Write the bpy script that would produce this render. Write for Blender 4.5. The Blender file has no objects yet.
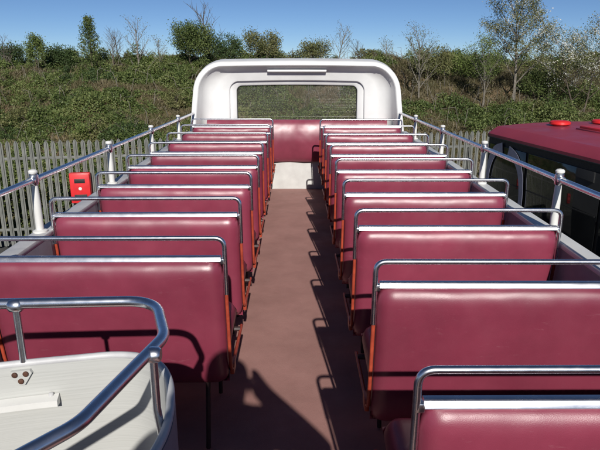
import bpy, bmesh, math, random
import numpy as np
from mathutils import Vector, Matrix
R = math.radians
random.seed(7); rng = np.random.default_rng(11)
scene = bpy.context.scene
col = scene.collection

# ------------------------------------------------------------------ camera, sky, sun, exposure
EYE = 4.0                      # camera height over the yard
DK = EYE - 1.573               # deck floor height over the yard
cam_d = bpy.data.cameras.new('camera'); cam = bpy.data.objects.new('camera', cam_d); col.objects.link(cam)
cam_d.sensor_width = 36; cam_d.lens = 34.98; cam_d.clip_start = 0.03; cam_d.clip_end = 6000
cam.location = (0, 0, EYE); cam.rotation_euler = (R(74.2), 0, R(-0.29))
scene.camera = cam

SUN = Vector((0.088, -0.856, 0.51)).normalized()      # towards the sun
world = bpy.data.worlds.new('World'); scene.world = world; world.use_nodes = True
wn = world.node_tree; wn.nodes.clear()
sky = wn.nodes.new('ShaderNodeTexSky'); sky.sky_type = 'NISHITA'; sky.sun_disc = False
sky.sun_elevation = math.asin(SUN.z); sky.sun_rotation = math.atan2(SUN.x, SUN.y)
sky.altitude = 5500; sky.air_density = 1.0; sky.dust_density = 0.0; sky.ozone_density = 5.0
bg = wn.nodes.new('ShaderNodeBackground'); bg.inputs[1].default_value = 0.064
wo = wn.nodes.new('ShaderNodeOutputWorld')
wn.links.new(sky.outputs[0], bg.inputs[0]); wn.links.new(bg.outputs[0], wo.inputs[0])
sl = bpy.data.lights.new('sun', 'SUN'); sl.energy = 4.8; sl.angle = R(0.53); sl.color = (1.0, 0.955, 0.89)
so = bpy.data.objects.new('sun', sl); col.objects.link(so); so.location = SUN * 60
so.rotation_euler = SUN.to_track_quat('Z', 'Y').to_euler()
scene.view_settings.view_transform = 'Standard'; scene.view_settings.look = 'None'
scene.view_settings.gamma = 1.0; scene.view_settings.exposure = 0.12

# ------------------------------------------------------------------ materials
def nodes_of(name):
    m = bpy.data.materials.new(name); m.use_nodes = True
    nt = m.node_tree; b = nt.nodes['Principled BSDF']
    return m, nt, b
def N(nt, t, **kw):
    n = nt.nodes.new(t)
    for k, v in kw.items():
        if k in n.inputs: n.inputs[k].default_value = v
        else: setattr(n, k, v)
    return n
def ramp(nt, fac, stops):
    r = nt.nodes.new('ShaderNodeValToRGB'); cr = r.color_ramp
    while len(cr.elements) > 1: cr.elements.remove(cr.elements[-1])
    cr.elements[0].position = stops[0][0]; cr.elements[0].color = (*stops[0][1], 1)
    for p, c in stops[1:]:
        e = cr.elements.new(p); e.color = (*c, 1)
    nt.links.new(fac, r.inputs[0]); return r
def mat(name, c1, c2=None, scale=8, rough=0.5, rough2=None, metal=0.0, bump=0.0, bscale=60, stretch=None,
        spec=0.5, coat=0.0, detail=6, lo=0.35, hi=0.65, coords='Object', bump2=0.0, bscale2=3, rnd=False):
    m, nt, b = nodes_of(name)
    tc = N(nt, 'ShaderNodeTexCoord'); mp = N(nt, 'ShaderNodeMapping'); nt.links.new(tc.outputs[coords], mp.inputs[0])
    if stretch: mp.inputs['Scale'].default_value = stretch
    if rnd:
        oi = N(nt, 'ShaderNodeObjectInfo'); mu = N(nt, 'ShaderNodeMath', operation='MULTIPLY'); mu.inputs[1].default_value = 50
        nt.links.new(oi.outputs['Random'], mu.inputs[0]); nt.links.new(mu.outputs[0], mp.inputs['Location'])
    nz = N(nt, 'ShaderNodeTexNoise', Scale=scale, Detail=detail, Roughness=0.6); nt.links.new(mp.outputs[0], nz.inputs['Vector'])
    b.inputs['Metallic'].default_value = metal; b.inputs['Specular IOR Level'].default_value = spec
    b.inputs['Coat Weight'].default_value = coat
    if c2 is None: c2 = tuple(x * 0.8 for x in c1)
    r = ramp(nt, nz.outputs['Fac'], [(lo, c1), (hi, c2)]); nt.links.new(r.outputs[0], b.inputs['Base Color'])
    if rough2 is None: rough2 = min(1, rough * 1.25)
    mr = N(nt, 'ShaderNodeMapRange'); mr.inputs[1].default_value = 0.3; mr.inputs[2].default_value = 0.7
    mr.inputs[3].default_value = rough; mr.inputs[4].default_value = rough2
    nz2 = N(nt, 'ShaderNodeTexNoise', Scale=scale * 2.7, Detail=4.0); nt.links.new(mp.outputs[0], nz2.inputs['Vector'])
    nt.links.new(nz2.outputs['Fac'], mr.inputs[0]); nt.links.new(mr.outputs[0], b.inputs['Roughness'])
    last = None
    if bump2:
        n4 = N(nt, 'ShaderNodeTexNoise', Scale=bscale2, Detail=2.0); nt.links.new(mp.outputs[0], n4.inputs['Vector'])
        bp2 = N(nt, 'ShaderNodeBump', Strength=bump2, Distance=0.05); nt.links.new(n4.outputs['Fac'], bp2.inputs['Height']); last = bp2
    if bump:
        n3 = N(nt, 'ShaderNodeTexNoise', Scale=bscale, Detail=5.0); nt.links.new(mp.outputs[0], n3.inputs['Vector'])
        bp = N(nt, 'ShaderNodeBump', Strength=bump, Distance=0.004); nt.links.new(n3.outputs['Fac'], bp.inputs['Height'])
        if last: nt.links.new(last.outputs[0], bp.inputs['Normal'])
        last = bp
    if last: nt.links.new(last.outputs[0], b.inputs['Normal'])
    return m
def leafmat(name, cols, rough=0.55, trans=0.25):
    m, nt, b = nodes_of(name)
    g = N(nt, 'ShaderNodeNewGeometry')
    stops = [(i / (len(cols) - 1), c) for i, c in enumerate(cols)]
    tc = N(nt, 'ShaderNodeTexCoord'); nz = N(nt, 'ShaderNodeTexNoise', Scale=0.8, Detail=3.0); nt.links.new(tc.outputs['Object'], nz.inputs['Vector'])
    ad = N(nt, 'ShaderNodeMath', operation='MULTIPLY_ADD'); ad.inputs[1].default_value = 0.55; nt.links.new(g.outputs['Random Per Island'], ad.inputs[0])
    mm = N(nt, 'ShaderNodeMath', operation='MULTIPLY_ADD'); mm.inputs[1].default_value = 1.4; mm.inputs[2].default_value = -0.48
    nt.links.new(nz.outputs['Fac'], mm.inputs[0]); nt.links.new(mm.outputs[0], ad.inputs[2])
    r = ramp(nt, ad.outputs[0], stops); nt.links.new(r.outputs[0], b.inputs['Base Color'])
    b.inputs['Roughness'].default_value = rough; b.inputs['Specular IOR Level'].default_value = 0.3
    if trans:
        tr = N(nt, 'ShaderNodeBsdfTranslucent'); nt.links.new(r.outputs[0], tr.inputs[0])
        mx = N(nt, 'ShaderNodeMixShader'); mx.inputs[0].default_value = trans
        nt.links.new(b.outputs[0], mx.inputs[1]); nt.links.new(tr.outputs[0], mx.inputs[2])
        nt.links.new(mx.outputs[0], nt.nodes['Material Output'].inputs[0])
    return m

M = {}
M['vinyl'] = mat('maroon_vinyl', (0.222, 0.035, 0.064), (0.182, 0.028, 0.052), scale=5, rough=0.33, rough2=0.43, bump=0.12, bscale=560, bump2=0.30, bscale2=3.2, spec=0.75, rnd=True)
_nt = M['vinyl'].node_tree; _b = _nt.nodes['Principled BSDF']; _src = _b.inputs['Base Color'].links[0].from_socket
_oi = N(_nt, 'ShaderNodeObjectInfo'); _mr = N(_nt, 'ShaderNodeMapRange'); _mr.inputs[3].default_value = 0.86; _mr.inputs[4].default_value = 1.12; _nt.links.new(_oi.outputs['Random'], _mr.inputs[0])
_hs = N(_nt, 'ShaderNodeHueSaturation'); _nt.links.new(_mr.outputs[0], _hs.inputs['Value']); _nt.links.new(_src, _hs.inputs['Color'])
_tc = N(_nt, 'ShaderNodeTexCoord'); _mp = N(_nt, 'ShaderNodeMapping'); _mp.inputs['Scale'].default_value = (1, 1, 3.5); _nt.links.new(_tc.outputs['Object'], _mp.inputs[0])
_m5 = N(_nt, 'ShaderNodeMath', operation='MULTIPLY'); _m5.inputs[1].default_value = 31; _nt.links.new(_oi.outputs['Random'], _m5.inputs[0]); _nt.links.new(_m5.outputs[0], _mp.inputs['Location'])
_sn = N(_nt, 'ShaderNodeTexNoise', Scale=11.0, Detail=12.0, Roughness=0.75); _nt.links.new(_mp.outputs[0], _sn.inputs['Vector'])
_sr = ramp(_nt, _sn.outputs['Fac'], [(0.60, (0, 0, 0)), (0.74, (.32, .32, .32))])
_mx = N(_nt, 'ShaderNodeMixRGB'); _mx.inputs[2].default_value = (0.34, 0.16, 0.18, 1); _nt.links.new(_sr.outputs[0], _mx.inputs[0]); _nt.links.new(_hs.outputs[0], _mx.inputs[1]); _nt.links.new(_mx.outputs[0], _b.inputs['Base Color'])
M['chrome'] = mat('worn_chrome', (0.82, 0.83, 0.86), (0.72, 0.73, 0.76), scale=14, rough=0.24, rough2=0.30, metal=1.0, rnd=True)
M['alu'] = mat('polished_strip', (0.80, 0.80, 0.81), (0.72, 0.72, 0.73), scale=9, rough=0.24, rough2=0.28, metal=1.0, rnd=True)
M['orange'] = mat('orange_red_frame_paint', (0.42, 0.070, 0.034), (0.27, 0.040, 0.022), scale=18, rough=0.35, bump=0.08, bscale=80, rnd=True)
M['darkframe'] = mat('dark_frame_paint', (0.05, 0.022, 0.022), (0.028, 0.016, 0.016), scale=20, rough=0.5)
M['floor'] = mat('brown_lino', (0.36, 0.192, 0.168), (0.285, 0.15, 0.13), scale=3.2, rough=0.6, rough2=0.85, bump=0.35, bscale=240, detail=14)
M['white'] = mat('white_paint', (0.66, 0.66, 0.635), (0.56, 0.555, 0.53), scale=5, rough=0.35, rough2=0.5, bump=0.03, bscale=40, lo=0.4, hi=0.8)
M['dome'] = mat('cream_white_gelcoat', (0.66, 0.665, 0.66), (0.57, 0.57, 0.56), scale=3.2, rough=0.32, rough2=0.5, bump=0.02, bscale=20, bump2=0.05, bscale2=2, lo=0.4, hi=0.8)
M['grey'] = mat('grey_sill_paint', (0.52, 0.52, 0.52), (0.40, 0.40, 0.41), scale=9, rough=0.45, bump=0.08, bscale=50)
M['wallin'] = mat('grey_lavender_panel', (0.22, 0.22, 0.26), (0.17, 0.17, 0.20), scale=6, rough=0.5, bump=0.05)
M['kick'] = mat('pale_grey_kick_panel', (0.46, 0.455, 0.44), (0.38, 0.37, 0.36), scale=6, rough=0.5, detail=9)
M['cream'] = None
M['busred'] = mat('dark_red_coachwork', (0.20, 0.014, 0.030), (0.16, 0.012, 0.026), scale=3, rough=0.28, rough2=0.42, coat=0.3)
M['coachroof'] = mat('faded_red_roof', (0.30, 0.040, 0.066), (0.25, 0.033, 0.056), scale=1.2, rough=0.34, rough2=0.6, bump=0.05, bscale=30, detail=9)
M['ventred'] = mat('bright_red_plastic', (0.66, 0.022, 0.022), (0.55, 0.018, 0.018), scale=9, rough=0.3, rough2=0.45)
M['boxred'] = mat('red_enamel', (0.66, 0.028, 0.032), (0.55, 0.022, 0.026), scale=6, rough=0.35)
M['black'] = mat('black_rubber', (0.012, 0.012, 0.013), (0.02, 0.02, 0.02), scale=20, rough=0.5)
M['tint'] = mat('tinted_glass', (0.006, 0.007, 0.008), (0.009, 0.010, 0.011), scale=2, rough=0.03, rough2=0.06, spec=0.6)
M['pale_arc'] = mat('grey_blue_arc', (0.24, 0.25, 0.34), (0.18, 0.19, 0.27), scale=12, rough=0.4)  # grey-blue tone of the curved bands on the coach windows
M['rust'] = mat('rusty_bolt', (0.09, 0.035, 0.018), (0.05, 0.02, 0.012), scale=60, rough=0.7)
M['galv'] = mat('weathered_galvanised', (0.20, 0.205, 0.19), (0.12, 0.125, 0.112), scale=3.5, rough=0.55, rough2=0.75, metal=0.25, rnd=True)
M['yard'] = mat('yard_tarmac', (0.075, 0.072, 0.066), (0.045, 0.044, 0.042), scale=1.6, rough=0.9, bump=0.6, bscale=70, detail=12)
M['bark'] = mat('bark', (0.12, 0.095, 0.07), (0.06, 0.048, 0.036), scale=14, rough=0.9, stretch=(1, 1, .2), bump=0.4)
M['palebark'] = mat('pale_bark', (0.22, 0.20, 0.165), (0.12, 0.105, 0.085), scale=14, rough=0.8)
M['skin'] = mat('skin', (0.42, 0.24, 0.17), scale=20, rough=0.5)
M['jacket'] = mat('navy_cloth', (0.03, 0.035, 0.06), scale=30, rough=0.9, bump=0.2)
M['trousers'] = mat('dark_cloth', (0.035, 0.033, 0.032), scale=30, rough=0.9)
M['hair'] = mat('brown_hair', (0.04, 0.025, 0.016), scale=50, rough=0.6, bump=0.4)
M['plastic'] = mat('grey_plastic', (0.25, 0.25, 0.26), scale=30, rough=0.35)
M['rim'] = mat('wheel_rim_paint', (0.35, 0.35, 0.36), scale=15, rough=0.4, metal=0.4)

# bank: earth, dry grass, moss
m, nt, b = nodes_of('embankment_earth')
tc = N(nt, 'ShaderNodeTexCoord')
a = N(nt, 'ShaderNodeTexNoise', Scale=0.55, Detail=10.0, Roughness=0.65); nt.links.new(tc.outputs['Object'], a.inputs['Vector'])
r1 = ramp(nt, a.outputs['Fac'], [(0.32, (0.040, 0.052, 0.016)), (0.46, (0.085, 0.082, 0.034)), (0.55, (0.17, 0.125, 0.075)), (0.66, (0.125, 0.088, 0.055)), (0.75, (0.055, 0.062, 0.024))])
a2 = N(nt, 'ShaderNodeTexNoise', Scale=9.0, Detail=8.0); nt.links.new(tc.outputs['Object'], a2.inputs['Vector'])
mxx = N(nt, 'ShaderNodeMixRGB', blend_type='OVERLAY'); mxx.inputs[0].default_value = 0.6
nt.links.new(r1.outputs[0], mxx.inputs[1]); nt.links.new(a2.outputs['Fac'], mxx.inputs[2]); nt.links.new(mxx.outputs[0], b.inputs['Base Color'])
b.inputs['Roughness'].default_value = 1.0; b.inputs['Specular IOR Level'].default_value = 0.1
bp = N(nt, 'ShaderNodeBump', Strength=0.8, Distance=0.08); nt.links.new(a2.outputs['Fac'], bp.inputs['Height']); nt.links.new(bp.outputs[0], b.inputs['Normal'])
M['bank'] = m
# cream laminate with fine horizontal grain
m, nt, b = nodes_of('cream_grained_laminate')
tc = N(nt, 'ShaderNodeTexCoord'); mp = N(nt, 'ShaderNodeMapping'); mp.inputs['Scale'].default_value = (1.6, 1.6, 120)
nt.links.new(tc.outputs['Object'], mp.inputs[0])
a = N(nt, 'ShaderNodeTexNoise', Scale=2.6, Detail=6.0, Distortion=0.08); nt.links.new(mp.outputs[0], a.inputs['Vector'])
r1 = ramp(nt, a.outputs['Fac'], [(0.30, (0.405, 0.41, 0.39)), (0.50, (0.44, 0.445, 0.425)), (0.68, (0.455, 0.46, 0.44))])
nt.links.new(r1.outputs[0], b.inputs['Base Color']); b.inputs['Roughness'].default_value = 0.5
bp = N(nt, 'ShaderNodeBump', Strength=0.15, Distance=0.002); nt.links.new(a.outputs['Fac'], bp.inputs['Height']); nt.links.new(bp.outputs[0], b.inputs['Normal'])
M['cream'] = m
# clear windscreen, thin and a little dusty
m, nt, b = nodes_of('clear_windscreen')
t = N(nt, 'ShaderNodeBsdfTransparent'); t.inputs[0].default_value = (0.93, 0.94, 0.93, 1)
g = N(nt, 'ShaderNodeBsdfGlossy', Roughness=0.03); g.inputs[0].default_value = (0.9, 0.9, 0.9, 1)
d = N(nt, 'ShaderNodeBsdfDiffuse'); d.inputs[0].default_value = (0.5, 0.48, 0.44, 1)
fr = N(nt, 'ShaderNodeFresnel', IOR=1.5)
m1 = N(nt, 'ShaderNodeMixShader'); nt.links.new(fr.outputs[0], m1.inputs[0]); nt.links.new(t.outputs[0], m1.inputs[1]); nt.links.new(g.outputs[0], m1.inputs[2])
m2 = N(nt, 'ShaderNodeMixShader'); m2.inputs[0].default_value = 0.03; nt.links.new(m1.outputs[0], m2.inputs[1]); nt.links.new(d.outputs[0], m2.inputs[2])
nt.links.new(m2.outputs[0], nt.nodes['Material Output'].inputs[0]); M['glass'] = m

M['leaf_bramble'] = leafmat('bramble_leaves', [(0.043, 0.067, 0.022), (0.086, 0.125, 0.036), (0.155, 0.190, 0.061), (0.236, 0.239, 0.101)])
M['leaf_dark'] = leafmat('dark_leaves', [(0.034, 0.061, 0.025), (0.065, 0.104, 0.036), (0.118, 0.162, 0.056)])
M['leaf_olive'] = leafmat('olive_leaves', [(0.076, 0.092, 0.031), (0.160, 0.168, 0.065), (0.258, 0.239, 0.111)])
M['leaf_fresh'] = leafmat('fresh_leaves', [(0.074, 0.115, 0.030), (0.151, 0.201, 0.056), (0.236, 0.267, 0.091)])
M['leaf_dry'] = leafmat('dry_grass', [(0.060, 0.062, 0.026), (0.115, 0.098, 0.050), (0.185, 0.15, 0.092)], trans=0.1)
M['blossom'] = leafmat('white_blossom', [(0.45, 0.46, 0.40), (0.62, 0.62, 0.56), (0.70, 0.70, 0.66)])

# ------------------------------------------------------------------ mesh helpers
class MB:
    def __init__(s): s.v = []; s.f = []
    def add(s, verts, faces):
        o = len(s.v); s.v += [tuple(p) for p in verts]; s.f += [tuple(i + o for i in q) for q in faces]; return s
    def box(s, x0, x1, y0, y1, z0, z1, bev=0.0):
        bm = bmesh.new(); bmesh.ops.create_cube(bm, size=1)
        for v in bm.verts:
            v.co = Vector(((x0 + x1) / 2 + v.co.x * (x1 - x0), (y0 + y1) / 2 + v.co.y * (y1 - y0), (z0 + z1) / 2 + v.co.z * (z1 - z0)))
        if bev: bmesh.ops.bevel(bm, geom=list(bm.edges), offset=bev, segments=2, affect='EDGES', profile=0.5)
        bm.verts.index_update()
        s.add([v.co[:] for v in bm.verts], [[v.index for v in f.verts] for f in bm.faces]); bm.free(); return s
    def tube(s, path, r, n=10, cap=True):
        P = [Vector(p) for p in path]; rad = r if isinstance(r, (list, tuple)) else [r] * len(P)
        T = []
        for i in range(len(P)):
            d = (P[min(i + 1, len(P) - 1)] - P[max(i - 1, 0)]); T.append(d.normalized())
        up = Vector((0, 0, 1)) if abs(T[0].z) < 0.9 else Vector((1, 0, 0))
        a = T[0].cross(up).normalized(); vs = []
        for i, p in enumerate(P):
            a = (a - T[i] * a.dot(T[i])).normalized(); b_ = T[i].cross(a)
            for k in range(n):
                w = 2 * math.pi * k / n; vs.append(p + (a * math.cos(w) + b_ * math.sin(w)) * rad[i])
        fs = []
        for i in range(len(P) - 1):
            for k in range(n):
                k2 = (k + 1) % n; fs.append((i * n + k, i * n + k2, (i + 1) * n + k2, (i + 1) * n + k))
        if cap:
            fs.append(tuple(range(n))[::-1]); fs.append(tuple((len(P) - 1) * n + k for k in range(n)))
        return s.add(vs, fs)
    def lathe(s, prof, org, n=16, axis='z'):
        vs = []; fs = []
        for (rr, h) in prof:
            for k in range(n):
                w = 2 * math.pi * k / n; c, q = rr * math.cos(w), rr * math.sin(w)
                p = (c, q, h) if axis == 'z' else ((h, c, q) if axis == 'x' else (c, h, q))
                vs.append((org[0] + p[0], org[1] + p[1], org[2] + p[2]))
        for i in range(len(prof) - 1):
            for k in range(n):
                k2 = (k + 1) % n; fs.append((i * n + k, i * n + k2, (i + 1) * n + k2, (i + 1) * n + k))
        fs.append(tuple(range(n))[::-1]); fs.append(tuple((len(prof) - 1) * n + k for k in range(n)))
        return s.add(vs, fs)
    def loft(s, rings, closed=False, capends=False):
        n = len(rings[0]); vs = [p for r_ in rings for p in r_]; fs = []
        for i in range(len(rings) - 1):
            for k in range(n if closed else n - 1):
                k2 = (k + 1) % n; fs.append((i * n + k, i * n + k2, (i + 1) * n + k2, (i + 1) * n + k))
        if capends:
            fs.append(tuple(range(n))[::-1]); fs.append(tuple((len(rings) - 1) * n + k for k in range(n)))
        return s.add(vs, fs)
    def mesh(s, name, mt, sharp=38):
        me = bpy.data.meshes.new(name); me.from_pydata(s.v, [], s.f)
        bm = bmesh.new(); bm.from_mesh(me); bmesh.ops.recalc_face_normals(bm, faces=list(bm.faces)); bm.to_mesh(me); bm.free()
        me.materials.append(M[mt] if isinstance(mt, str) else mt)
        me.polygons.foreach_set('use_smooth', [True] * len(me.polygons)); me.set_sharp_from_angle(angle=R(sharp)); me.update()
        return me
    def build(s, name, mt, parent=None, sharp=38, local=False):
        return obj(name, s.mesh(name, mt, sharp), parent, local)
def root_loc(o):
    v = Vector((0, 0, 0))
    while o: v += o.location; o = o.parent
    return v
def obj(name, me, parent=None, local=False):
    o = bpy.data.objects.new(name, me); col.objects.link(o)
    if parent:
        o.parent = parent
        if not local: o.location = -root_loc(parent)      # mesh is in world coordinates
    return o
def thing(name, label, cat, loc=(0, 0, 0), group=None, rz=0):
    o = bpy.data.objects.new(name, None); col.objects.link(o); o.location = loc; o.rotation_euler = (0, 0, rz); o.empty_display_size = 0.2
    return tag(o, label, cat, group)
def tag(o, label=None, cat=None, group=None, kind=None):
    if label: o['label'] = label
    if cat: o['category'] = cat
    if group: o['group'] = group
    if kind: o['kind'] = kind
    return o
def copy_tree(o, parent=None):
    c = o.copy(); col.objects.link(c); c.parent = parent
    for ch in list(o.children): copy_tree(ch, c)
    return c
def fillet(pts, rad, n=6):
    """polyline with rounded corners"""
    P = [Vector(p) for p in pts]; out = [P[0]]
    for i in range(1, len(P) - 1):
        a, b_, c = P[i - 1], P[i], P[i + 1]; d1 = (a - b_).normalized(); d2 = (c - b_).normalized()
        ang = d1.angle(d2); t = min(rad / math.tan(ang / 2), (a - b_).length * .49, (c - b_).length * .49)
        p0, p2 = b_ + d1 * t, b_ + d2 * t
        for k in range(n + 1):
            q = k / n; out.append(p0 * (1 - q) ** 2 + b_ * 2 * q * (1 - q) + p2 * q * q)
    out.append(P[-1]); return out
def quad_mesh(name, co, mt, smooth=False):
    """co: (n,4,3) array of quads"""
    n = len(co); me = bpy.data.meshes.new(name); me.vertices.add(n * 4); me.vertices.foreach_set('co', co.reshape(-1).astype(np.float32))
    me.loops.add(n * 4); me.loops.foreach_set('vertex_index', np.arange(n * 4, dtype=np.int32))
    me.polygons.add(n); me.polygons.foreach_set('loop_start', np.arange(0, n * 4, 4, dtype=np.int32)); me.polygons.foreach_set('loop_total', np.full(n, 4, dtype=np.int32))
    me.materials.append(M[mt]); me.update(calc_edges=True); return me
def leaf_quads(P, size, up=0.35, aspect=0.6, g=rng):
    n = len(P); d = g.normal(size=(n, 3)); d[:, 2] += up; d /= np.linalg.norm(d, axis=1, keepdims=True)
    e = g.normal(size=(n, 3)); e -= d * (e * d).sum(1, keepdims=True); e /= np.linalg.norm(e, axis=1, keepdims=True)
    s = (size * g.uniform(0.6, 1.35, n))[:, None]; w = s * aspect * 0.5; nrm = np.cross(d, e)
    return np.stack([P, P + d * s * .5 + e * w + nrm * s * .08, P + d * s, P + d * s * .45 - e * w + nrm * s * .08], axis=1)

# ------------------------------------------------------------------ ground and embankment
FA = np.array([-5.27, 12.5]); FB = np.array([3.75, 14.1]); FD = (FB - FA) / np.linalg.norm(FB - FA); FN = np.array([-FD[1], FD[0]])
FANG = math.atan2(FD[1], FD[0])
def uv2xy(u, v): return FA[0] + FD[0] * u + FN[0] * v, FA[1] + FD[1] * u + FN[1] * v
def xy2uv(x, y): return (x - FA[0]) * FD[0] + (y - FA[1]) * FD[1], (x - FA[0]) * FN[0] + (y - FA[1]) * FN[1]
_tab = np.random.default_rng(5).random((64, 64))
def vnoise(x, y):
    x = np.asarray(x, float); y = np.asarray(y, float)
    xi = np.floor(x).astype(int); yi = np.floor(y).astype(int); fx = x - xi; fy = y - yi
    fx = fx * fx * (3 - 2 * fx); fy = fy * fy * (3 - 2 * fy)
    g = lambda i, j: _tab[i % 64, j % 64]
    return (g(xi, yi) * (1 - fx) + g(xi + 1, yi) * fx) * (1 - fy) + (g(xi, yi + 1) * (1 - fx) + g(xi + 1, yi + 1) * fx) * fy
def fbm(x, y): return vnoise(x, y) * .5 + vnoise(x * 2.1 + 7, y * 2.1 + 3) * .28 + vnoise(x * 4.3 + 1, y * 4.3 + 9) * .15 + vnoise(x * 9 + 4, y * 9) * .07
def bank_z(u, v):
    u = np.asarray(u, float); v = np.asarray(v, float)
    t = np.clip((v - 0.9) / 10.5, 0, 1); h = 3.72 * np.power(t, 0.88)
    amp = np.clip((v - 0.6) / 3, 0, 1)
    h = h + amp * ((fbm(u * .28 + 3, v * .28) - .5) * 1.3 + (fbm(u * 1.1, v * 1.1 + 5) - .5) * .5)
    h = h - np.clip((v - 22) / 40, 0, 1) * 2.5
    return np.where(v < 0.6, -0.03, h)
def tri_strip_terrain():
    us = np.concatenate([np.linspace(-90, -14, 40), np.linspace(-13.6, 24, 150), np.linspace(25, 110, 40)]); vs_ = np.concatenate([np.linspace(0.55, 14, 70), np.linspace(14.5, 62, 40)])
    U, V = np.meshgrid(us, vs_, indexing='ij'); Z = bank_z(U, V); Z[:, 0] = -0.05; X, Y = uv2xy(U, V)
    n1, n2 = U.shape; mb = MB(); mb.v = list(zip(X.ravel(), Y.ravel(), Z.ravel()))
    mb.f = [(i * n2 + j, (i + 1) * n2 + j, (i + 1) * n2 + j + 1, i * n2 + j + 1) for i in range(n1 - 1) for j in range(n2 - 1)]
    return mb
g_ = MB().add([(-3000, -3000, 0), (3000, -3000, 0), (3000, 3000, 0), (-3000, 3000, 0)], [(0, 1, 2, 3)]).build('ground', 'yard'); tag(g_, 'dark tarmac yard beneath the parked buses', kind='structure')
bk = tri_strip_terrain().build('embankment', 'bank', sharp=180); tag(bk, 'brown and green earth bank rising behind the palisade fence', kind='structure')

# ground cover (uncountable): bramble leaves, then dry grass
def cover(n, lo, hi, seed, thr, size, hmax, sign, up):
    g = np.random.default_rng(seed)
    u = g.uniform(lo, hi, n); v = g.uniform(0.03, 1, n) ** 0.8 * 14.5
    mk = fbm(u * .55 + 20, v * .8 + 11); side = np.clip((u - 7) / 3, 0, 1) * 0.10
    keep = (sign * (mk - thr - side + .10 * np.clip(1 - v / 4, 0, 1)) > g.normal(0, .03, n)); u, v, mk = u[keep], v[keep], mk[keep]
    hh = hmax * np.clip(np.abs(mk - thr) * 6, .15, 1) * (0.15 + 1.3 * vnoise(u * 2.3, v * 2.3) ** 1.7) * np.sqrt(g.uniform(0.02, 1, len(u)))
    x, y = uv2xy(u, v); z = bank_z(u, v) + hh
    return leaf_quads(np.stack([x, y, z], 1), size, up=up, g=g)
q = cover(880000, -6, 24, 21, 0.45, 0.066, 0.62, 1, 0.5)
o = obj('bramble_cover', quad_mesh('bramble_cover', q, 'leaf_bramble')); tag(o, 'low green bramble carpet spreading over the bank', 'brambles', kind='stuff')
def blades(n, seed):
    g = np.random.default_rng(seed); u = g.uniform(-6, 24, n); v = g.uniform(0.05, 1, n) ** .8 * 14.5
    mk = fbm(u * .55 + 20, v * .8 + 11); k = mk < 0.46 + np.clip((u - 7) / 3, 0, 1) * .12 + g.normal(0, .05, n); u, v = u[k], v[k]; n = len(u)
    x, y = uv2xy(u, v); P = np.stack([x, y, np.maximum(bank_z(u, v), 0) - .02], 1); h = g.uniform(.05, .20, n)
    d = np.stack([g.normal(0, .45, n), g.normal(0, .45, n), np.ones(n)], 1) * h[:, None]; a = g.uniform(0, 6.28, n); w = np.stack([np.cos(a), np.sin(a), 0 * a], 1) * g.uniform(.008, .02, n)[:, None]
    return np.stack([P - w, P + w, P + d + w * .3 + [0, 0, 0], P + d - w * .3], 1)
o = obj('dry_grass', quad_mesh('dry_grass', blades(260000, 31), 'leaf_dry')); tag(o, 'pale dry grass tufts between brambles on the bank', 'grass', kind='stuff')

# bushes on the bank
def bush_mesh(name, rx, rz, n, size, mt, seed):
    g = np.random.default_rng(seed); nc = 26
    d = g.normal(size=(nc, 3)); d /= np.linalg.norm(d, axis=1, keepdims=True); d[:, 2] = np.abs(d[:, 2]); rr = g.uniform(.35, 1, (nc, 1))
    C = d * rr * [rx, rx, rz * .85]; ci = g.integers(0, nc, n); s = g.uniform(.12, .34, nc) * rx
    off = g.normal(size=(n, 3)); off /= np.linalg.norm(off, axis=1, keepdims=True); off *= np.power(g.random((n, 1)), .4)
    P = C[ci] + off * s[ci][:, None]; P[:, 2] = np.abs(P[:, 2]) * .98
    return quad_mesh(name, leaf_quads(P, size, g=g), mt)
def stem_mesh(name, rx, rz, seed):
    g = random.Random(seed); mb = MB()
    for k in range(6):
        a = g.uniform(0, 6.28); t = g.uniform(.3, .8); p = Vector((math.cos(a) * rx * t, math.sin(a) * rx * t, rz * g.uniform(.6, .95)))
        mb.tube([(0.05 * math.cos(a), .05 * math.sin(a), -.12), p * .5 + Vector((0, 0, rz * .12)), p], [.022, .014, .006], 5)
    return mb.mesh(name, 'bark')
kinds = []
for i, (rx, rz, n, sz, mt) in enumerate([(.95, .85, 4600, .062, 'leaf_bramble'), (.75, .7, 3600, .06, 'leaf_dark'), (.85, .65, 3800, .06, 'leaf_olive'), (.6, .8, 3200, .055, 'leaf_fresh')]):
    kinds.append((bush_mesh('foliage', rx, rz, n, sz, mt, 50 + i), stem_mesh('stem', rx, rz, 60 + i)))
blab = ['rounded mid green bramble bush on the bank behind the fence', 'dark green leafy bush on the bank behind the fence', 'olive green scrubby bush on the bank behind the fence', 'fresh green upright bush on the bank behind the fence']
g = random.Random(4); cnt = 0
for k in range(400):
    if cnt >= 88: break
    u = g.uniform(-5.5, 20); v = 1.4 + 11.5 * g.random() ** .8
    mk = float(fbm(u * .55 + 20, v * .8 + 11))
    if mk < .46 + (0.12 if u > 8 else 0) and v < 10: continue
    kd = g.choice([0, 0, 1, 1, 2, 3]) if u < 7 else g.choice([0, 2, 2, 2, 3])
    x, y = uv2xy(u, v); s = g.uniform(.4, 1.15) * (1.0 if v > 3 else .7)
    t_ = thing('bank_bush', blab[kd], 'bush', (float(x), float(y), float(bank_z(u, v)) - .05), 'bushes growing on the bank', g.uniform(0, 6.28)); t_.scale = (s, s, s * g.uniform(.75, 1.05))
    obj('foliage', kinds[kd][0], t_, True); obj('stem', kinds[kd][1], t_, True); cnt += 1

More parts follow.
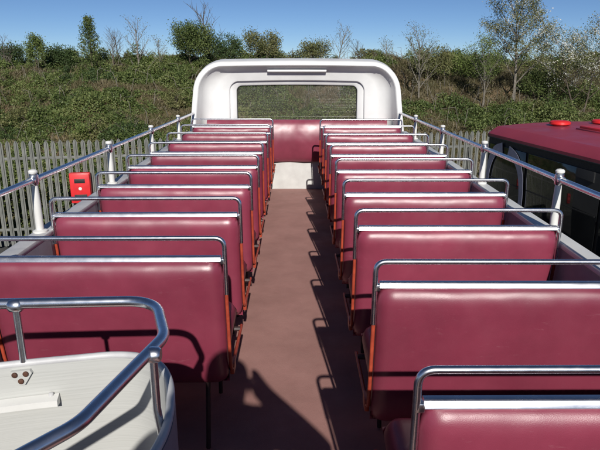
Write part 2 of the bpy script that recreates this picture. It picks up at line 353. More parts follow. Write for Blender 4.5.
# dead bramble canes and dry stalks standing out of the scrub
mb = MB(); g = random.Random(77)
for k in range(420):
    u = g.uniform(-5.5, 16.5); v = 1.5 + 12 * g.random(); x, y = uv2xy(u, v); z = float(bank_z(u, v)) - .03; L = g.uniform(.3, 1.1); a = g.uniform(0, 6.28); l = g.uniform(.1, .8)
    p0 = Vector((float(x), float(y), z)); p1 = p0 + Vector((math.cos(a) * l * L * .4, math.sin(a) * l * L * .4, L * .65)); p2 = p1 + Vector((math.cos(a) * l * L, math.sin(a) * l * L, L * g.uniform(-.1, .35)))
    mb.tube([p0, p1, p2], [.010, .008, .004], 4, cap=False)
tag(mb.build('dead_stalks', 'palebark'), 'pale dead stalks and canes sticking out of the bank scrub', 'stalks', kind='stuff')
# trees along the crest
def grow(mb, tips, p, d, L, r, lvl, g, spread, bend=.25, nseg=4):
    pts = [p.copy()]; rad = [r]; dd = d.copy()
    for i in range(nseg):
        dd = (dd + Vector((g.uniform(-1, 1), g.uniform(-1, 1), g.uniform(-.3, .8))) * bend * .4).normalized()
        p = p + dd * L / nseg; pts.append(p.copy()); rad.append(max(.003, r * (1 - .75 * (i + 1) / nseg)))
    mb.tube(pts, rad, 6 if lvl == 0 else 4, cap=False)
    if lvl >= 2: tips += [pts[-1], pts[-2], pts[1].lerp(pts[2], .5), pts[-1].lerp(pts[-2], .5)]; return
    nb = 13 if lvl == 0 else 5
    for k in range(nb):
        t = (.22 + .76 * k / nb) if lvl == 0 else (.3 + .7 * k / nb); i = min(int(t * nseg), nseg - 1); q = pts[i].lerp(pts[i + 1], t * nseg - i)
        a = k * 2.4 + g.uniform(-.5, .5); side = Vector((math.cos(a), math.sin(a), 0)); nd = (dd * g.uniform(.35, .8) + side * spread + Vector((0, 0, .25))).normalized()
        grow(mb, tips, q, nd, L * (.42 * (1.15 - .6 * t) + .1), max(.004, r * .42), lvl + 1, g, spread * .9, bend, 3)
    tips.append(pts[-1])
def make_tree(name, label, cat, px, d, H, spread, nleaf, lsize, mt, seed, bark='bark', clump=.14, group=None, conifer=False, blossom=0, lean=(0, 0), v=None, stems=1):
    X = (px - 300) / 583 * (d * .962) + d * math.tan(R(0.29)) * 0
    u, vv = xy2uv(X, d); z = float(bank_z(u, vv)) - .08
    t_ = thing(name, label, cat, (X, d, z), group); g = random.Random(seed); G = np.random.default_rng(seed)
    mb = MB(); tips = []
    if conifer:
        mb.tube([(0, 0, 0), (0.02, 0, H * .5), (0, 0, H)], [.05, .03, .006], 6)
        for k in range(60):
            h = .16 + .82 * k / 60; L = (1 - h) * spread * H * g.uniform(.6, 1.15) + .08; a = k * 2.4; e = Vector((math.cos(a) * L, math.sin(a) * L, H * h + L * .25)); s0 = Vector((0, 0, H * h))
            mb.tube([s0, e], [.012, .004], 4, cap=False); tips += [s0.lerp(e, q_) for q_ in (.35, .6, .8, 1)]
    else:
        for s_ in range(stems):
            a = 6.28 * s_ / stems; off = Vector((math.cos(a), math.sin(a), 0)) * (.12 if stems > 1 else 0)
            grow(mb, tips, off, (Vector((lean[0], lean[1], 1)) + off * 2.5).normalized(), H * g.uniform(.8, .9), .015 * H / stems ** .5, 0, g, spread)
    tr = mb.build('trunk', bark, t_, local=True)
    nleaf = int(nleaf * 3.0); lsize *= .66; clump *= .62
    if nleaf:
        T = np.array([t[:] for t in tips]); ci = G.integers(0, len(T), nleaf); P = T[ci] + G.normal(size=(nleaf, 3)) * clump
        obj('crown', quad_mesh('crown', leaf_quads(P, lsize, g=G), mt), t_, True)
        if blossom:
            hi = T[T[:, 2] > H * .3]; ci = G.integers(0, len(hi), blossom // 12); cc = hi[ci] + G.normal(size=(len(ci), 3)) * clump
            P = np.repeat(cc, 12, 0) + G.normal(size=(len(cc) * 12, 3)) * .07
            obj('blossom', quad_mesh('blossom', leaf_quads(P, lsize * .8, g=G, aspect=.9), 'blossom'), t_, True)
    return t_
make_tree('conifer_tree', 'narrow feathery dark green young conifer on the crest of the bank', 'tree', 95, 22.6, 2.3, .34, 1700, .08, 'leaf_bramble', 1, clump=.08, conifer=True)
make_tree('young_tree', 'small pale leafy sapling with soft crown left of the narrow conifer', 'tree', 39, 23, 1.2, .5, 1500, .075, 'leaf_fresh', 2, clump=.12)
make_tree('dark_bush', 'low dark leafy tree between pale sapling and narrow conifer', 'tree', 67, 24, 1.0, .8, 2200, .085, 'leaf_dark', 3, clump=.16, stems=2)
make_tree('dark_tree', 'broad dark green bushy tree on the crest beside the white bus dome', 'tree', 196, 24, 1.65, .85, 3600, .095, 'leaf_bramble', 4, clump=.2, stems=3)
make_tree('dark_tree', 'smaller dark green tree touching the broad bushy tree on the crest', 'tree', 226, 24.5, 1.35, .8, 1700, .09, 'leaf_dark', 14, clump=.17, stems=2)
make_tree('round_bush_tree', 'rounded olive green tree on the crest behind the windscreen arch', 'tree', 264, 25, 1.3, .8, 2000, .09, 'leaf_olive', 5, clump=.17, stems=2)
make_tree('round_bush_tree', 'low olive tree on the crest above middle of windscreen arch', 'tree', 318, 26, 1.05, .9, 1500, .09, 'leaf_olive', 6, clump=.2, stems=3)
for i, (px, H, lab) in enumerate([(116, 1.5, 'thin bare sapling just right of the narrow conifer'), (141, 2.2, 'tall thin bare twiggy sapling between conifer and broad dark tree'), (124, 1.5, 'short bare sapling between two taller bare saplings'), (161, 1.3, 'bare stick-like sapling in front of the broad dark tree'), (8, 1.4, 'bare twiggy sapling on the crest beyond the end of the fence'), (341, 1.8, 'bare twiggy sapling behind right part of the windscreen arch'), (364, 1.4, 'low bare twiggy sapling above right shoulder of white arch'), (390, 1.2, 'short bare sapling just beyond right shoulder of white arch'), (214, 2.6, 'slender bare stem rising above the broad dark tree')]):
    make_tree('bare_sapling', lab, 'sapling', px, 23.5 + (i % 3) * .7, H, .55, 90 if i % 2 else 0, .06, 'leaf_olive', 20 + i, bark='palebark' if i % 2 else 'bark', clump=.1, group='bare saplings on the crest')
make_tree('birch_tree', 'pale barked birch with sparse twiggy crown on the bank', 'tree', 424, 21.5, 2.5, .55, 500, .06, 'leaf_olive', 41, bark='palebark', clump=.14)
make_tree('young_tree', 'low bushy green tree right of the pale barked birch', 'tree', 438, 23.5, 1.35, .8, 1900, .085, 'leaf_olive', 42, clump=.18, stems=2)
make_tree('young_tree', 'low spreading green shrub tree left of the tall blossoming tree', 'tree', 468, 24, 1.0, .9, 1500, .08, 'leaf_fresh', 43, clump=.17, stems=2)
make_tree('blossom_tree', 'tall airy tree with pale trunk and scattered white blossom on the bank', 'tree', 521, 22.0, 3.9, .8, 4200, .075, 'leaf_olive', 44, bark='palebark', clump=.17, blossom=3000)
make_tree('blossom_tree', 'slender leafy tree beside the tall airy blossoming tree', 'tree', 490, 22, 2.5, .5, 1200, .07, 'leaf_fresh', 45, bark='palebark', clump=.13)
make_tree('hawthorn_tree', 'spreading hawthorn covered with white blossom above the red coach roof', 'tree', 590, 21.5, 3.1, .95, 3200, .075, 'leaf_olive', 46, clump=.18, blossom=5000, stems=2, lean=(-.1, 0))
make_tree('round_bush_tree', 'dense low green tree between tall blossoming tree and hawthorn', 'tree', 548, 22.5, 1.4, .9, 2200, .085, 'leaf_bramble', 47, clump=.18, stems=2)
make_tree('round_bush_tree', 'dark low tree at the crest beyond the left end of bank', 'tree', 14, 25, 1.1, .9, 1900, .085, 'leaf_dark', 48, clump=.18, stems=2)

# ------------------------------------------------------------------ palisade fence
def fpt(u, v=0.0): x, y = uv2xy(u, v); return float(x), float(y)
fx, fy = fpt(-4.2)
fence = thing('palisade_fence', 'tall grey galvanised palisade fence along the foot of the bank', 'fence', (fx, fy, 0), rz=FANG)
FL = 20.2; FH = 2.36
def pale_mesh(nt):
    mb = MB(); w = .045; prof = [(-w, .006), (-.021, .006), (-.010, -.016), (.010, -.016), (.021, .006), (w, .006)]
    rings = []
    for z, s in ((.05, 1), (FH - .07, 1), (FH - .03, .62), (FH, .12)):
        rings.append([(x * s, y, z) for x, y in prof] + [(x * s, y + .003, z) for x, y in prof[::-1]])
    mb.loft(rings, closed=True, capends=True); return mb.mesh('pale', 'galv')
pm = pale_mesh(0); npale = int(FL / .15)
for i in range(npale):
    o = obj('pale', pm, fence, True); o.location = (.05 + i * .15, -.045, random.uniform(-.012, .008)); o.rotation_euler = (random.uniform(-.006, .006), random.uniform(-.006, .006), 0)
for z in (.42, 1.98):
    MB().box(0, FL, -.033, .012, z - .028, z + .028, .004).build('rail', 'galv', fence, local=True)
for i in range(8):
    x = .09 + i * 2.75
    MB().box(x - .045, x + .045, .014, .10, 0, FH - .12, .004).build('post', 'galv', fence, local=True)

# red cabinet hung on the fence
bu = xy2uv(-4.72, 12.58)[0]; bx, by = fpt(bu, -.07)
rb = thing('red_cabinet', 'bright red wall cabinet with dark slot hung on palisade fence', 'cabinet', (bx, by, 1.0), rz=FANG)
MB().box(-.215, .215, -.16, 0, 0, .50 + .16, .02).build('case', 'boxred', rb, local=True)
MB().box(-.205, .205, -.195, -.163, .07, .645, .012).build('door', 'boxred', rb, local=True)
MB().box(-.11, .11, -.200, -.192, .45, .54, .004).build('window', 'black', rb, local=True)
MB().box(-.13, .13, -.205, -.192, .12, .20, .006).build('slot', 'black', rb, local=True)
MB().lathe([(.035, -.2), (.035, -.196)], (0, 0, .33), 16, 'y').build('emblem', 'white', rb, local=True)

# ------------------------------------------------------------------ the open-top bus
bus = thing('open_top_bus', 'open upper deck of a white and maroon bus with windscreen arch', 'bus', (0, 2.5, 0))
def D(z): return DK + z
# deck floor with the stair opening
f = MB()
f.box(-1.2, 1.2, 1.31, 7.42, DK - .05, DK); f.box(-.27, 1.2, -2.2, 1.307, DK - .05, DK); f.box(-1.2, -.273, -2.2, -.7, DK - .05, DK)
f.build('deck_floor', 'floor', bus)
for s in (-1, 1):
    x0, x1 = sorted((s * 1.19, s * 1.235))
    MB().box(x0, x1, -2.2, 6.9, DK - .05, D(.755), .004).build('side_wall', 'wallin', bus)
    x0, x1 = sorted((s * 1.18, s * 1.262))
    MB().box(x0, x1, -2.2, 6.75, D(.757), D(.785), .008).build('sill', 'grey' if s < 0 else 'white', bus)
    x0, x1 = sorted((s * 1.238, s * 1.25))
    MB().box(x0, x1, -2.2, 7.6, DK - .35, D(.752)).build('upper_panel', 'white', bus)
    MB().box(x0, x1, -2.2, 7.6, .35, 1.15).build('lower_panel', 'busred', bus)
    MB().box(x0 + s * .0, x1, -2.2, 7.6, 1.153, DK - .353).build('window_band', 'black', bus)
    for k in range(6):
        y0 = -2.0 + k * 1.58; xa, xb = sorted((s * 1.252, s * 1.258))
        MB().box(xa, xb, y0, y0 + 1.45, 1.22, DK - .42).build('lower_window', 'tint', bus)
MB().box(-1.236, 1.236, -2.25, -2.203, .35, D(.75)).build('rear_panel', 'white', bus)
MB().box(-1.236, 1.236, 7.56, 7.6, .35, D(.36)).build('front_panel_lower', 'busred', bus)
MB().box(-1.2, 1.2, -2.2, 7.5, .3, .35).build('chassis_floor', 'black', bus)
for yy in (-.9, 5.9):
    for s in (-1, 1):
        w = MB().lathe([(.30, -.13), (.48, -.13), (.5, -.1), (.5, .1), (.48, .13), (.30, .13)], (s * 1.1, yy, .5), 28, 'x').build('wheel', 'black', bus)
        MB().lathe([(.08, -.14), (.3, -.135), (.3, .135), (.08, .14)], (s * 1.1, yy, .5), 24, 'x').build('rim', 'rim', w)
# steps going down the stair well
for k in range(6):
    MB().box(-1.15, -.55, .95 - k * .27, 1.22 - k * .27, DK - .2 * (k + 1) - .04, DK - .2 * (k + 1), .006).build('step', 'floor', bus)

# front dome with windscreen opening
def upath(hb, ht, zt, zb, r, y_of):
    pts = []
    ns, na, nc = 10, 10, 14
    for i in range(ns): t = i / ns; z = zb + (zt - r - zb) * t; pts.append((-(hb + (ht - hb) * t), z))
    for i in range(na): a = math.pi - (math.pi / 2) * i / na; pts.append((-(ht - r) + r * math.cos(a), zt - r + r * math.sin(a)))
    for i in range(nc + 1): t = i / nc; x = -(ht - r) + 2 * (ht - r) * t; pts.append((x, zt + .010 * (1 - (x / (ht - r)) ** 2)))
    right = [(-x, z) for x, z in pts[:ns + na]][::-1]
    return [(x, y_of(z), D(z)) for x, z in pts + right]
rim = lambda off: (lambda z: 6.86 + off + max(0, (z - .6)) * .46)
wl = lambda y0: (lambda z: y0 - .10 * max(0, 1.35 - z))
dome = MB()
rings = [upath(1.262, 1.262, 1.585, .40, .36, lambda z: 7.62), upath(1.275, 1.255, 1.575, .40, .35, lambda z: 7.42), upath(1.285, 1.245, 1.558, .40, .34, rim(.03)), upath(1.283, 1.242, 1.552, .40, .335, rim(.008)),
         upath(1.272, 1.232, 1.542, .40, .33, rim(.0)), upath(1.235, 1.195, 1.508, .40, .30, rim(.0)), upath(1.224, 1.184, 1.50, .40, .29, rim(.008)), upath(1.217, 1.177, 1.495, .40, .29, rim(.03)),
         upath(1.195, 1.155, 1.485, .40, .28, lambda z: 7.27 + .16 * (z - 1)), upath(1.165, 1.125, 1.470, .40, .27, wl(7.36)), upath(1.11, 1.08, 1.445, .40, .25, wl(7.41)), upath(1.0, .98, 1.41, .40, .21, wl(7.43)),
         upath(.86, .855, 1.335, .40, .13, wl(7.44)), upath(.845, .84, 1.322, .40, .12, wl(7.448)), upath(.838, .833, 1.316, .40, .11, wl(7.485)),
         upath(.765, .765, 1.272, .40, .075, wl(7.50)), upath(.757, .757, 1.264, .40, .07, wl(7.51)), upath(.757, .757, 1.264, .40, .07, lambda z: 7.60), upath(1.2, 1.19, 1.54, .40, .32, lambda z: 7.62), upath(1.262, 1.262, 1.585, .40, .36, lambda z: 7.62)]
dm = dome.loft(rings).build('front_dome', 'dome', bus, sharp=45)
MB().box(-.756, .756, 7.535, 7.541, D(.38), D(1.258)).build('windscreen', 'glass', dm)
MB().box(-.75, .75, 7.51, 7.532, D(.38), D(.82), .005).build('window_ledge', 'dome', dm)
MB().tube(upath(.757, .757, 1.264, .60, .07, lambda z: 7.522), .009, 6).build('window_seal', 'black', dm)
gb = MB().tube([(-.36, 7.375, D(1.445)), (.36, 7.375, D(1.445))], .017, 14).build('grab_bar', 'dome', dm)
for s in (-1, 1): MB().box(s * .33 - .03, s * .33 + .03, 7.375, 7.425, D(1.432), D(1.458), .006).build('bracket', 'dome', dm)
# padded front bulkhead and white kick panel
pad = MB(); rings = []
for i in range(17):
    t = i / 16; z = .345 + .515 * t; y = 7.27 - .075 * math.sin(math.pi * t) ** .6
    rings.append([(-1.11 + 2.22 * k / 24, y + .012 * math.sin(k * 1.3), D(z)) for k in range(25)])
rings = [[(x, 7.36, z) for x, y, z in rings[0]]] + rings + [[(x, 7.36, z) for x, y, z in rings[-1]]]
pad.loft(rings, closed=False).build('front_pad', 'vinyl', bus)
MB().add([(-1.11, 7.24, D(.002)), (1.11, 7.24, D(.002)), (1.11, 7.31, D(.345)), (-1.11, 7.31, D(.345)), (-1.11, 7.42, D(.002)), (1.11, 7.42, D(.002)), (1.11, 7.42, D(.345)), (-1.11, 7.42, D(.345))],
         [(0, 1, 2, 3), (4, 7, 6, 5), (0, 3, 7, 4), (1, 5, 6, 2), (3, 2, 6, 7), (0, 4, 5, 1)]).build('kick_panel', 'kick', bus)

# ------------------------------------------------------------------ side guard rails
def railz(y): return 1.122 - .0162 * y            # top of post heads over the deck
for s, side in ((-1, 'on the stairwell side of the open deck'), (1, 'on the red coach side of the open deck')):
    gr = thing('guard_rail', 'metal guard rail with white posts ' + side, 'railing', (s * 1.215, 2.0, D(.785)))
    ys = [-.72, .41, 1.54, 2.674, 3.80, 4.93, 6.08]; zr = .042
    MB().tube([(s * 1.225, y, D(railz(y) - zr)) for y in (-1.6, 0, 1.5, 3, 4.5, 6.2)] + [(s * 1.225, 7.02, D(railz(7.02) - zr))], .0135, 24).build('rail', 'chrome', gr)
    for y in ys:
        zt = railz(y); x = s * 1.225
        p = MB().lathe([(.018, .785), (.0185, .84), (.018, .93), (.0155, zt - .085), (.0145, zt - .065)], (x, y, DK), 14).build('post', 'white', gr)
        MB().lathe([(.034, .785), (.034, .792), (.020, .797)], (x, y, DK), 16).build('base', 'white', p)
        MB().lathe([(.014, zt - .07), (.020, zt - .063), (.022, zt - .042), (.020, zt - .018), (.014, zt - .012)], (x, y, DK), 16).build('clamp', 'chrome', p)
        MB().lathe([(.014, zt - .012), (.0205, zt - .010), (.0215, zt - .002), (.016, zt + .005), (.004, zt + .008)], (x, y, DK), 16).build('cap', 'white', p)
        for yy in (-1, 1): MB().lathe([(.015, -.010), (.0185, -.007), (.0185, .007), (.015, .010)], (x, y + yy * .026, D(railz(y + yy * .026) - zr)), 14, 'y').build('collar', 'chrome', p)

# ------------------------------------------------------------------ bus seats
HW = .445
def pad_mesh(w, h, t, name, nu=30, nv=18, e=.055, ez=None, seed=0):
    """cushioned slab: x across, y thickness, z up, soft rounded edges"""
    mb = MB(); ez = ez or e; G_ = random.Random(seed); ph = [G_.uniform(0, 6.28) for _ in range(6)]; am = G_.uniform(.5, 1.3)
    def th(u, v):
        du = max(0, abs(u) - (w / 2 - e)) / e; dv = max(0, abs(v) - (h / 2 - ez)) / ez
        q = min(1, math.hypot(du, dv)); return math.sqrt(max(0, 1 - q * q))
    def warp(k, n, L): # more points near edges
        t_ = -1 + 2 * k / n; return (L / 2) * math.copysign(1 - (1 - abs(t_)) ** 1.9, t_) if True else 0
    xs = [warp(k, nu, w) for k in range(nu + 1)]; zs = [warp(k, nv, h) for k in range(nv + 1)]
    for side in (-1, 1):
        vs = []
        for z in zs:
            for x in xs:
                puff = 1 + .30 * math.cos(x / w * math.pi) * math.cos(z / h * math.pi) + am * (.035 * math.sin(x * 9 + z * 5 + ph[0]) + .03 * math.sin(x * 5 - z * 11 + ph[1]) + .018 * math.sin(x * 21 + z * 4 + ph[2]) * math.cos(z * 14 + ph[3]))
                vs.append((x, side * t / 2 * th(x, z) * puff, z))
        fs = []
        for j in range(nv):
            for i in range(nu):
                a = j * (nu + 1) + i; fs.append((a, a + 1, a + nu + 2, a + nu + 1))
        mb.add(vs, fs)
    bm = bmesh.new(); me = mb.mesh(name, 'vinyl', 80); bm.from_mesh(me); bmesh.ops.remove_doubles(bm, verts=list(bm.verts), dist=1e-5); bmesh.ops.recalc_face_normals(bm, faces=list(bm.faces)); bm.to_mesh(me); bm.free(); return me
def make_seat():
    t_ = thing('bus_seat', '', 'seat')
    me = pad_mesh(2 * HW, .565, .085, 'backrest', e=.055, ez=.06); lean = math.atan(.06 / .42)
    me.transform(Matrix.Translation((0, .040, .573)) @ Matrix.Rotation(lean, 4, 'X')); obj('backrest', me, t_, True)
    me = pad_mesh(2 * HW - .02, .43, .12, 'cushion', e=.05); me.transform(Matrix.Translation((0, .33, .40)) @ Matrix.Rotation(R(-90 + 4), 4, 'X')); obj('cushion', me, t_, True)
    # rounded metal strip capping the backrest
    prof = [(-.021, -.011), (-.0195, -.0135), (.014, -.0135), (.018, -.010), (.018, .010), (.014, .0145), (-.005, .0152), (-.0095, .0135), (-.0115, .0105), (-.0205, -.0085)]
    sm = MB().loft([[(x, p[0] * k * .8, .856 + p[1] * k * .66) for p in prof] for x, k in ((-.441, .5), (-.438, 1), (0, 1), (.438, 1), (.441, .5))], closed=True, capends=True)
    sm.build('cap_strip', 'alu', t_, local=True)
    for s in (-1, 1): MB().box(s * .446 - .010, s * .446 + .010, -.012, .012, .835, .858, .003).build('strip_bracket', 'alu', t_, local=True)
    W = .4535; r = .0092
    path = fillet([(-W, .006, .71), (-W, -.004, .86), (-W, -.004, .937), (W, -.004, .937), (W, -.004, .86), (W, .006, .71)], .068, 8)
    MB().tube(path, r, 20).build('grab_rail', 'chrome', t_, local=True)
    for s in (-1, 1):
        p = fillet([(s * W, .0055, .712), (s * W, .05, .42), (s * W, .075, .34), (s * W, .54, .325)], .05, 5)
        MB().tube(p, .0072, 10).build('side_frame', 'orange', t_, local=True)
        MB().tube(fillet([(s * (W - .10), .10, .335), (s * (W - .10), .05, .12), (s * (W - .10), .02, .0125)], .04, 4), .010, 8).build('leg', 'darkframe', t_, local=True)
        MB().tube(fillet([(s * (W - .10), .48, .335), (s * (W - .10), .46, .14), (s * (W - .10), .44, .0125)], .04, 4), .010, 8).build('leg', 'darkframe', t_, local=True)
        MB().box(s * W - .009, s * W + .009, .10, .17, .31, .36, .004).build('bracket', 'orange', t_, local=True)
    for y in (.12, .48): MB().tube([(-W, y, .335), (W, y, .335)], .012, 8).build('cross_bar', 'darkframe', t_, local=True)
    return t_
proto = make_seat(); first = True
ordn = ['first', 'second', 'third', 'fourth', 'fifth', 'sixth', 'seventh', 'eighth', 'ninth', 'tenth', 'eleventh']
rows = [(.715, 6.554 - .6795 * k, 'red coach', k) for k in range(10)] + [(-.725, 2.07 + .649 * (7 - k), 'stairwell', k) for k in range(8)]
for x, y, side, k in rows:
    o = proto if first else copy_tree(proto); first = False
    o.location = (x + random.uniform(-.004, .004), y, DK + random.uniform(-.003, .003)); o.rotation_euler = (random.uniform(-.010, .006), 0, random.uniform(-.009, .009))
    bk_ = [c for c in o.children if c.name.startswith('backrest')][0]
    me = pad_mesh(2 * HW, .565, .085, 'backrest', e=.055, ez=.06, seed=100 + len(side) * 20 + k); me.transform(Matrix.Translation((0, .040, .573)) @ Matrix.Rotation(math.atan(.06 / .42), 4, 'X')); bk_.data = me
    o['label'] = 'maroon double seat on the %s side, %s row from the windscreen' % (side, ordn[k]); o['group'] = 'maroon seats along the aisle'

# ------------------------------------------------------------------ stair screen
ss = thing('stair_screen', 'cream curved stair screen with metal handrail behind the maroon seats', 'stair screen', (-.6, 1.2, DK))
kp = [Vector((x, y, 0)) for x, y in ((-1.17, 1.06), (-.9, 1.19), (-.71, 1.25), (-.54, 1.287), (-.45, 1.302), (-.38, 1.288), (-.325, 1.235), (-.287, 1.13), (-.272, .98), (-.31, .82), (-.40, .70), (-.52, .60))]
ext = []
for i in range(len(kp) - 1):
    p0, p1, p2, p3 = kp[max(i - 1, 0)], kp[i], kp[i + 1], kp[min(i + 2, len(kp) - 1)]
    for k in range(6):
        t = k / 6; ext.append(.5 * ((2 * p1) + (p2 - p0) * t + (2 * p0 - 5 * p1 + 4 * p2 - p3) * t * t + (3 * p1 - p0 - 3 * p2 + p3) * t ** 3))
ext.append(kp[-1])
def offs(pts, d_):
    out = []
    for i, p in enumerate(pts):
        t = (pts[min(i + 1, len(pts) - 1)] - pts[max(i - 1, 0)]).normalized(); out.append(p + Vector((-t.y, t.x, 0)) * d_)
    return out
inn = offs(ext, -.0); out_ = offs(ext, .009); out2 = offs(ext, .018)
def wall(pa, pb, z0, z1):
    mb = MB(); return mb.loft([[(p.x, p.y, D(z0)) for p in pa], [(p.x, p.y, D(z1)) for p in pa], [(p.x, p.y, D(z1)) for p in pb], [(p.x, p.y, D(z0)) for p in pb], [(p.x, p.y, D(z0)) for p in pa]])
wall(inn, offs(ext, .008), -.45, .862).build('inner_panel', 'cream', ss, sharp=50)
wall(out_, out2, -.04, .858).build('outer_skin', 'wallin', ss, sharp=50)
MB().tube([(p.x, p.y, D(.866)) for p in offs(ext, .009)], .0095, 10).build('edge_trim', 'grey', ss)
hp = fillet([(-1.19, 1.20, 1.01), (-1.0, 1.262, 1.02), (-.335, 1.283, 1.024), (-.275, 1.10, 1.022), (-.345, .80, 1.02), (-.56, .56, 1.0), (-.85, .40, .80)], .10, 9)
MB().tube([(p.x, p.y, D(p.z)) for p in hp], .0125, 28).build('handrail', 'chrome', ss)
for (x, y, zb) in ((-.662, 1.270, .872), (-.283, 1.03, .79), (-1.13, 1.085, .872)):
    st = MB().tube([(x, y + (.12 if x < -1 else 0), D(1.012)), (x, y, D(.90)), (x + (0.0 if y > 1.2 else .012), y + (.0 if y > 1.2 else 0), D(zb))], .0085, 10).build('stanchion', 'chrome', ss)
    MB().lathe([(.012, -.016), (.0155, -.012), (.0168, 0), (.0155, .012), (.012, .016)], (x, y + (.135 if x < -1 else 0), D(1.018)), 14, 'x').build('rail_clamp', 'chrome', st)
# triangular foot plate with three rusty screws
wa = math.atan2(.042, .17)
def onwall(x, dy, z): return (x, 1.2685 + (x + .62) * math.tan(wa) * .95 - dy, D(z))
br = MB().loft([[onwall(x, y, z) for x, z in ((-.686, .856), (-.644, .856), (-.640, .847), (-.658, .818), (-.672, .818), (-.690, .847))] for y in (-.006, .006)], closed=True, capends=True).build('foot_plate', 'cream', ss)
for x, z in ((-.677, .847), (-.653, .847), (-.665, .829)):
    p = onwall(x, 0, z); MB().lathe([(.0068, -.0055), (.0068, -.009), (.004, -.011)], p, 12, 'y').build('screw', 'rust', br)
lb = [p for p in ext if -1.12 < p.x < -.60]; lb = lb + [Vector((-.588, 1.2765, 0))]
na, nb = offs(lb, -.002), offs(lb, -.030)
wb = MB().loft([[(a.x, a.y, D(.757)), (b_.x, b_.y, D(.762)), (b_.x, b_.y, D(.778)), (a.x, a.y, D(.782))] for a, b_ in zip(na, nb)], closed=True, capends=True).build('ledge_bar', 'white', ss)
for x in (-.604,): MB().lathe([(.006, .781), (.006, .787), (.003, .789)], (x, 1.262 + (x + .62) * .25, DK), 10).build('screw', 'grey', wb)

# ------------------------------------------------------------------ red coach alongside
CA = R(9.7)
coach = thing('red_coach', 'dark red coach with tinted windows parked beside the open bus', 'coach', (2.72, 8.38, 0), rz=CA)
CW, CL = 2.42, 11.0                                   # local x to the right, local y towards the far end (0)
def sect(y, sc, dz):
    hw = CW / 2; half = [(-1, 2.955), (-1.0, 3.0), (-.985, 3.02), (-.905, 3.088), (-.88, 3.10), (-.6, 3.125), (-.3, 3.14), (0, 3.145)]
    full = half + [(-x, z) for x, z in half[-2::-1]]
    return [(hw + x * hw * sc, y, 2.955 + (z - 2.955) * dz) for x, z in full]
ro = MB().loft([sect(y, s_, d_) for y, s_, d_ in ((-CL, .9, .3), (-CL + .1, .97, .75), (-CL + .25, 1, 1), (-8, 1, 1), (-5, 1, 1), (-2, 1, 1), (-.10, 1, 1), (-.05, .998, .98), (-.01, .99, .86), (.02, .98, .35))], capends=True).build('roof', 'coachroof', coach, sharp=14, local=True)
MB().box(-.014, .004, -CL + .2, -.06, 2.950, 2.966, .003).build('rain_gutter', 'black', coach, local=True)
for (x, y) in ((.80, -.50), (1.47, -.46)):
    v_ = MB().lathe([(.095, 3.10), (.095, 3.15), (.128, 3.152), (.138, 3.163), (.134, 3.190), (.11, 3.203), (.02, 3.21)], (x, y, 0), 24).build('roof_vent', 'ventred', coach, local=True)
h_ = MB().box(.78, 1.64, -1.75, -.95, 3.13, 3.185, .012).build('roof_hatch', 'ventred', coach, local=True); MB().box(.75, 1.67, -1.78, -.92, 3.10, 3.155, .008).build('hatch_frame', 'coachroof', h_, local=True)
MB().box(.012, CW - .012, -CL + .05, -.06, 1.55, 2.948).build('window_band', 'black', coach, local=True)
MB().box(0, CW, -CL, -.03, .38, 1.547, .03).build('body', 'busred', coach, local=True)
edges = [-.13, -1.10, -2.55, -4.0, -5.45, -6.9, -8.35, -9.8]
for k in range(7):
    y1 = edges[k] - (.03 if k else 0); y0 = edges[k + 1] + .03
    w_ = MB().box(-.003, .010, y0, y1, 1.66, 2.87, .003).build('window', 'tint', coach, local=True)
    MB().box(-.010, -.004, y0 + .03, y1 - .03, 2.40, 2.412).build('window_bar', 'black', w_, local=True)
    MB().box(CW - .010, CW + .003, y0, y1, 1.66, 2.87, .003).build('window', 'tint', coach, local=True)
MB().box(.15, CW - .15, -.058, -.045, 1.7, 2.85, .003).build('rear_window', 'tint', coach, local=True)
def arc_band(pts, ws):
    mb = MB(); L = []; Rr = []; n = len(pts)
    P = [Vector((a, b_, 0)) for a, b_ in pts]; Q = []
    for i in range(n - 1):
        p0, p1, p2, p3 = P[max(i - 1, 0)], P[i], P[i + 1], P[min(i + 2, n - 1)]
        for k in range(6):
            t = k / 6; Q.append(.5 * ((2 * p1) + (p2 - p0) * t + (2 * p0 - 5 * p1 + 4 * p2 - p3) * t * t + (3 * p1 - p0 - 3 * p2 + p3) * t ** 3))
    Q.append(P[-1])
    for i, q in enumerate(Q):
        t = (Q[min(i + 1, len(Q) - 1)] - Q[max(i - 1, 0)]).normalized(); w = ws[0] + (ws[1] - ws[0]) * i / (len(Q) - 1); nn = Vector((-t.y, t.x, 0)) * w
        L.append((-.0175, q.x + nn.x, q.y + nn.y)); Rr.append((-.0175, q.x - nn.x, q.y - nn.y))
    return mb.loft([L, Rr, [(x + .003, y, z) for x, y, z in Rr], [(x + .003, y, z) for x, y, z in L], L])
arc_band([(-.14, 2.35), (-.18, 2.59), (-.30, 2.78), (-.50, 2.84)], (.035, .085)).build('pale_arc', 'pale_arc', coach, local=True)  # two pale grey-blue curved bands laid over the end window glass
arc_band([(-.66, 2.83), (-.86, 2.76), (-1.0, 2.58), (-1.06, 2.29), (-1.05, 1.9)], (.075, .035)).build('pale_arc', 'pale_arc', coach, local=True)
for yy in (-2.4, -8.8):
    for x in (.12, CW - .12):
        w = MB().lathe([(.28, -.13), (.46, -.13), (.48, -.1), (.48, .1), (.46, .13), (.28, .13)], (x, yy, .48), 28, 'x').build('wheel', 'black', coach, local=True)
        MB().lathe([(.08, -.14), (.28, -.135), (.28, .135), (.08, .14)], (x, yy, .48), 24, 'x').build('rim', 'rim', w, local=True)

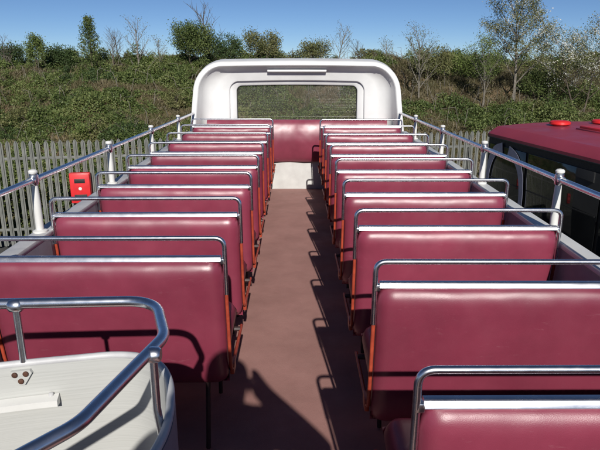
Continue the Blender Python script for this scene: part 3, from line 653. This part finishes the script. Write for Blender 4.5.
# ------------------------------------------------------------------ the photographer, behind the lens: throws the shadow on the aisle
per = thing('person', 'photographer in dark jacket standing at the rear of the aisle holding a camera', 'person', (-.05, -.2, DK))
J = {}; E = []
def jn(k, p, r): J[k] = (p, r)
def ed(*ks): E.extend(zip(ks[:-1], ks[1:]))
px, py = -.04, -.27
jn('pel', (px, py, .98), .15); jn('wai', (px, py, 1.14), .135); jn('che', (px, py, 1.38), .175); jn('nkb', (px, py + .01, 1.54), .10); jn('nk', (px, py + .035, 1.575), .06)
jn('hd1', (px, py + .06, 1.635), .078); jn('hd2', (px, py + .045, 1.715), .088); jn('hd3', (px, py + .04, 1.775), .06)
ed('pel', 'wai', 'che', 'nkb', 'nk', 'hd1', 'hd2', 'hd3')
for s, n in ((1, 'r'), (-1, 'l')):
    jn('sh' + n, (px + s * .17, py, 1.515), .09)
    jn('el' + n, (px + s * (.39 if s > 0 else .25), py + .12, 1.31), .065); wx = .095 * s; jn('wr' + n, (wx, -.07, 1.555), .045); jn('pm' + n, (wx * .8, -.055, 1.61), .038)
    ed('che', 'sh' + n, 'el' + n, 'wr' + n, 'pm' + n)
    for i in range(4):
        z = 1.575 + .017 * i; k = 'f%d' % i + n
        jn(k + 'a', (wx * .78, -.026, z + .012), .010); jn(k + 'b', (wx * .62, -.018, z + .020), .0095); jn(k + 'c', (wx * .42, -.018, z + .017), .0085); ed('pm' + n, k + 'a', k + 'b', k + 'c')
    jn('t' + n + 'a', (wx * .7, -.06, 1.56), .011); jn('t' + n + 'b', (wx * .45, -.055, 1.555), .010); ed('pm' + n, 't' + n + 'a', 't' + n + 'b')
    jn('hp' + n, (px + s * .10, py, .92), .105); jn('kn' + n, (px + s * .12, py + .02, .50), .065); jn('an' + n, (px + s * .13, py - .02, .09), .045); jn('to' + n, (px + s * .15, py + .14, .045), .038)
    ed('pel', 'hp' + n, 'kn' + n, 'an' + n, 'to' + n)
keys = list(J); me = bpy.data.meshes.new('body'); me.from_pydata([(J[k][0][0], J[k][0][1], J[k][0][2] + DK) for k in keys], [(keys.index(a), keys.index(c)) for a, c in E], [])
tmp = bpy.data.objects.new('tmp_body', me); col.objects.link(tmp); tmp.modifiers.new('skin', 'SKIN'); sb_ = tmp.modifiers.new('sub', 'SUBSURF'); sb_.levels = 2; sb_.render_levels = 2
for i, k in enumerate(keys):
    sv = me.skin_vertices[0].data[i]; sv.radius = (J[k][1], J[k][1]); sv.use_root = (k == 'pel')
dg = bpy.context.evaluated_depsgraph_get(); bme = bpy.data.meshes.new_from_object(tmp.evaluated_get(dg)); bpy.data.objects.remove(tmp)
bme.materials.clear()
for mm_ in ('jacket', 'trousers', 'skin', 'black'): bme.materials.append(M[mm_])
for p in bme.polygons:
    c = p.center; z = c.z - DK
    hand = z > 1.53 and c.y > -.09 and abs(c.x) < .12
    p.material_index = 3 if z < .10 else (1 if z < .98 else (2 if (z > 1.575 or hand) else 0)); p.use_smooth = True
body = obj('body', bme, per)
hm = MB(); hc = Vector((px, py + .03, D(1.715)))
rings = []
for i in range(9):
    a = R(-25 + 115 * i / 8); rings.append([(hc.x + .092 * math.cos(a) * math.cos(w), hc.y - .018 + .10 * math.cos(a) * math.sin(w), hc.z + .018 + .095 * math.sin(a) + (.05 * max(0, math.sin(w)) if i < 4 else 0)) for w in np.linspace(0, 2 * math.pi, 21)[:-1]])
hm.loft(rings, closed=True, capends=True).build('hair', 'hair', per)
MB().tube([(px, py + .135, D(1.69)), (px, py + .165, D(1.655)), (px, py + .14, D(1.645))], [.010, .014, .010], 8).build('nose', 'skin', per)
for s in (-1, 1): MB().lathe([(.004, 0), (.028, .006), (.026, .014), (.006, .018)], (px + s * .088 - .009, py + .03, D(1.675)), 12, 'x').build('ear', 'skin', per)
cp = thing('compact_camera', 'small grey compact camera held up by the photographer', 'camera', (0, -.02, D(1.54)))
MB().box(-.048, .048, -.034, -.012, D(1.543), D(1.603), .005).build('case', 'plastic', cp)
MB().lathe([(.022, -.012), (.022, -.006), (.014, -.005)], (0, 0, D(1.573)), 18, 'y').build('lens', 'black', cp)
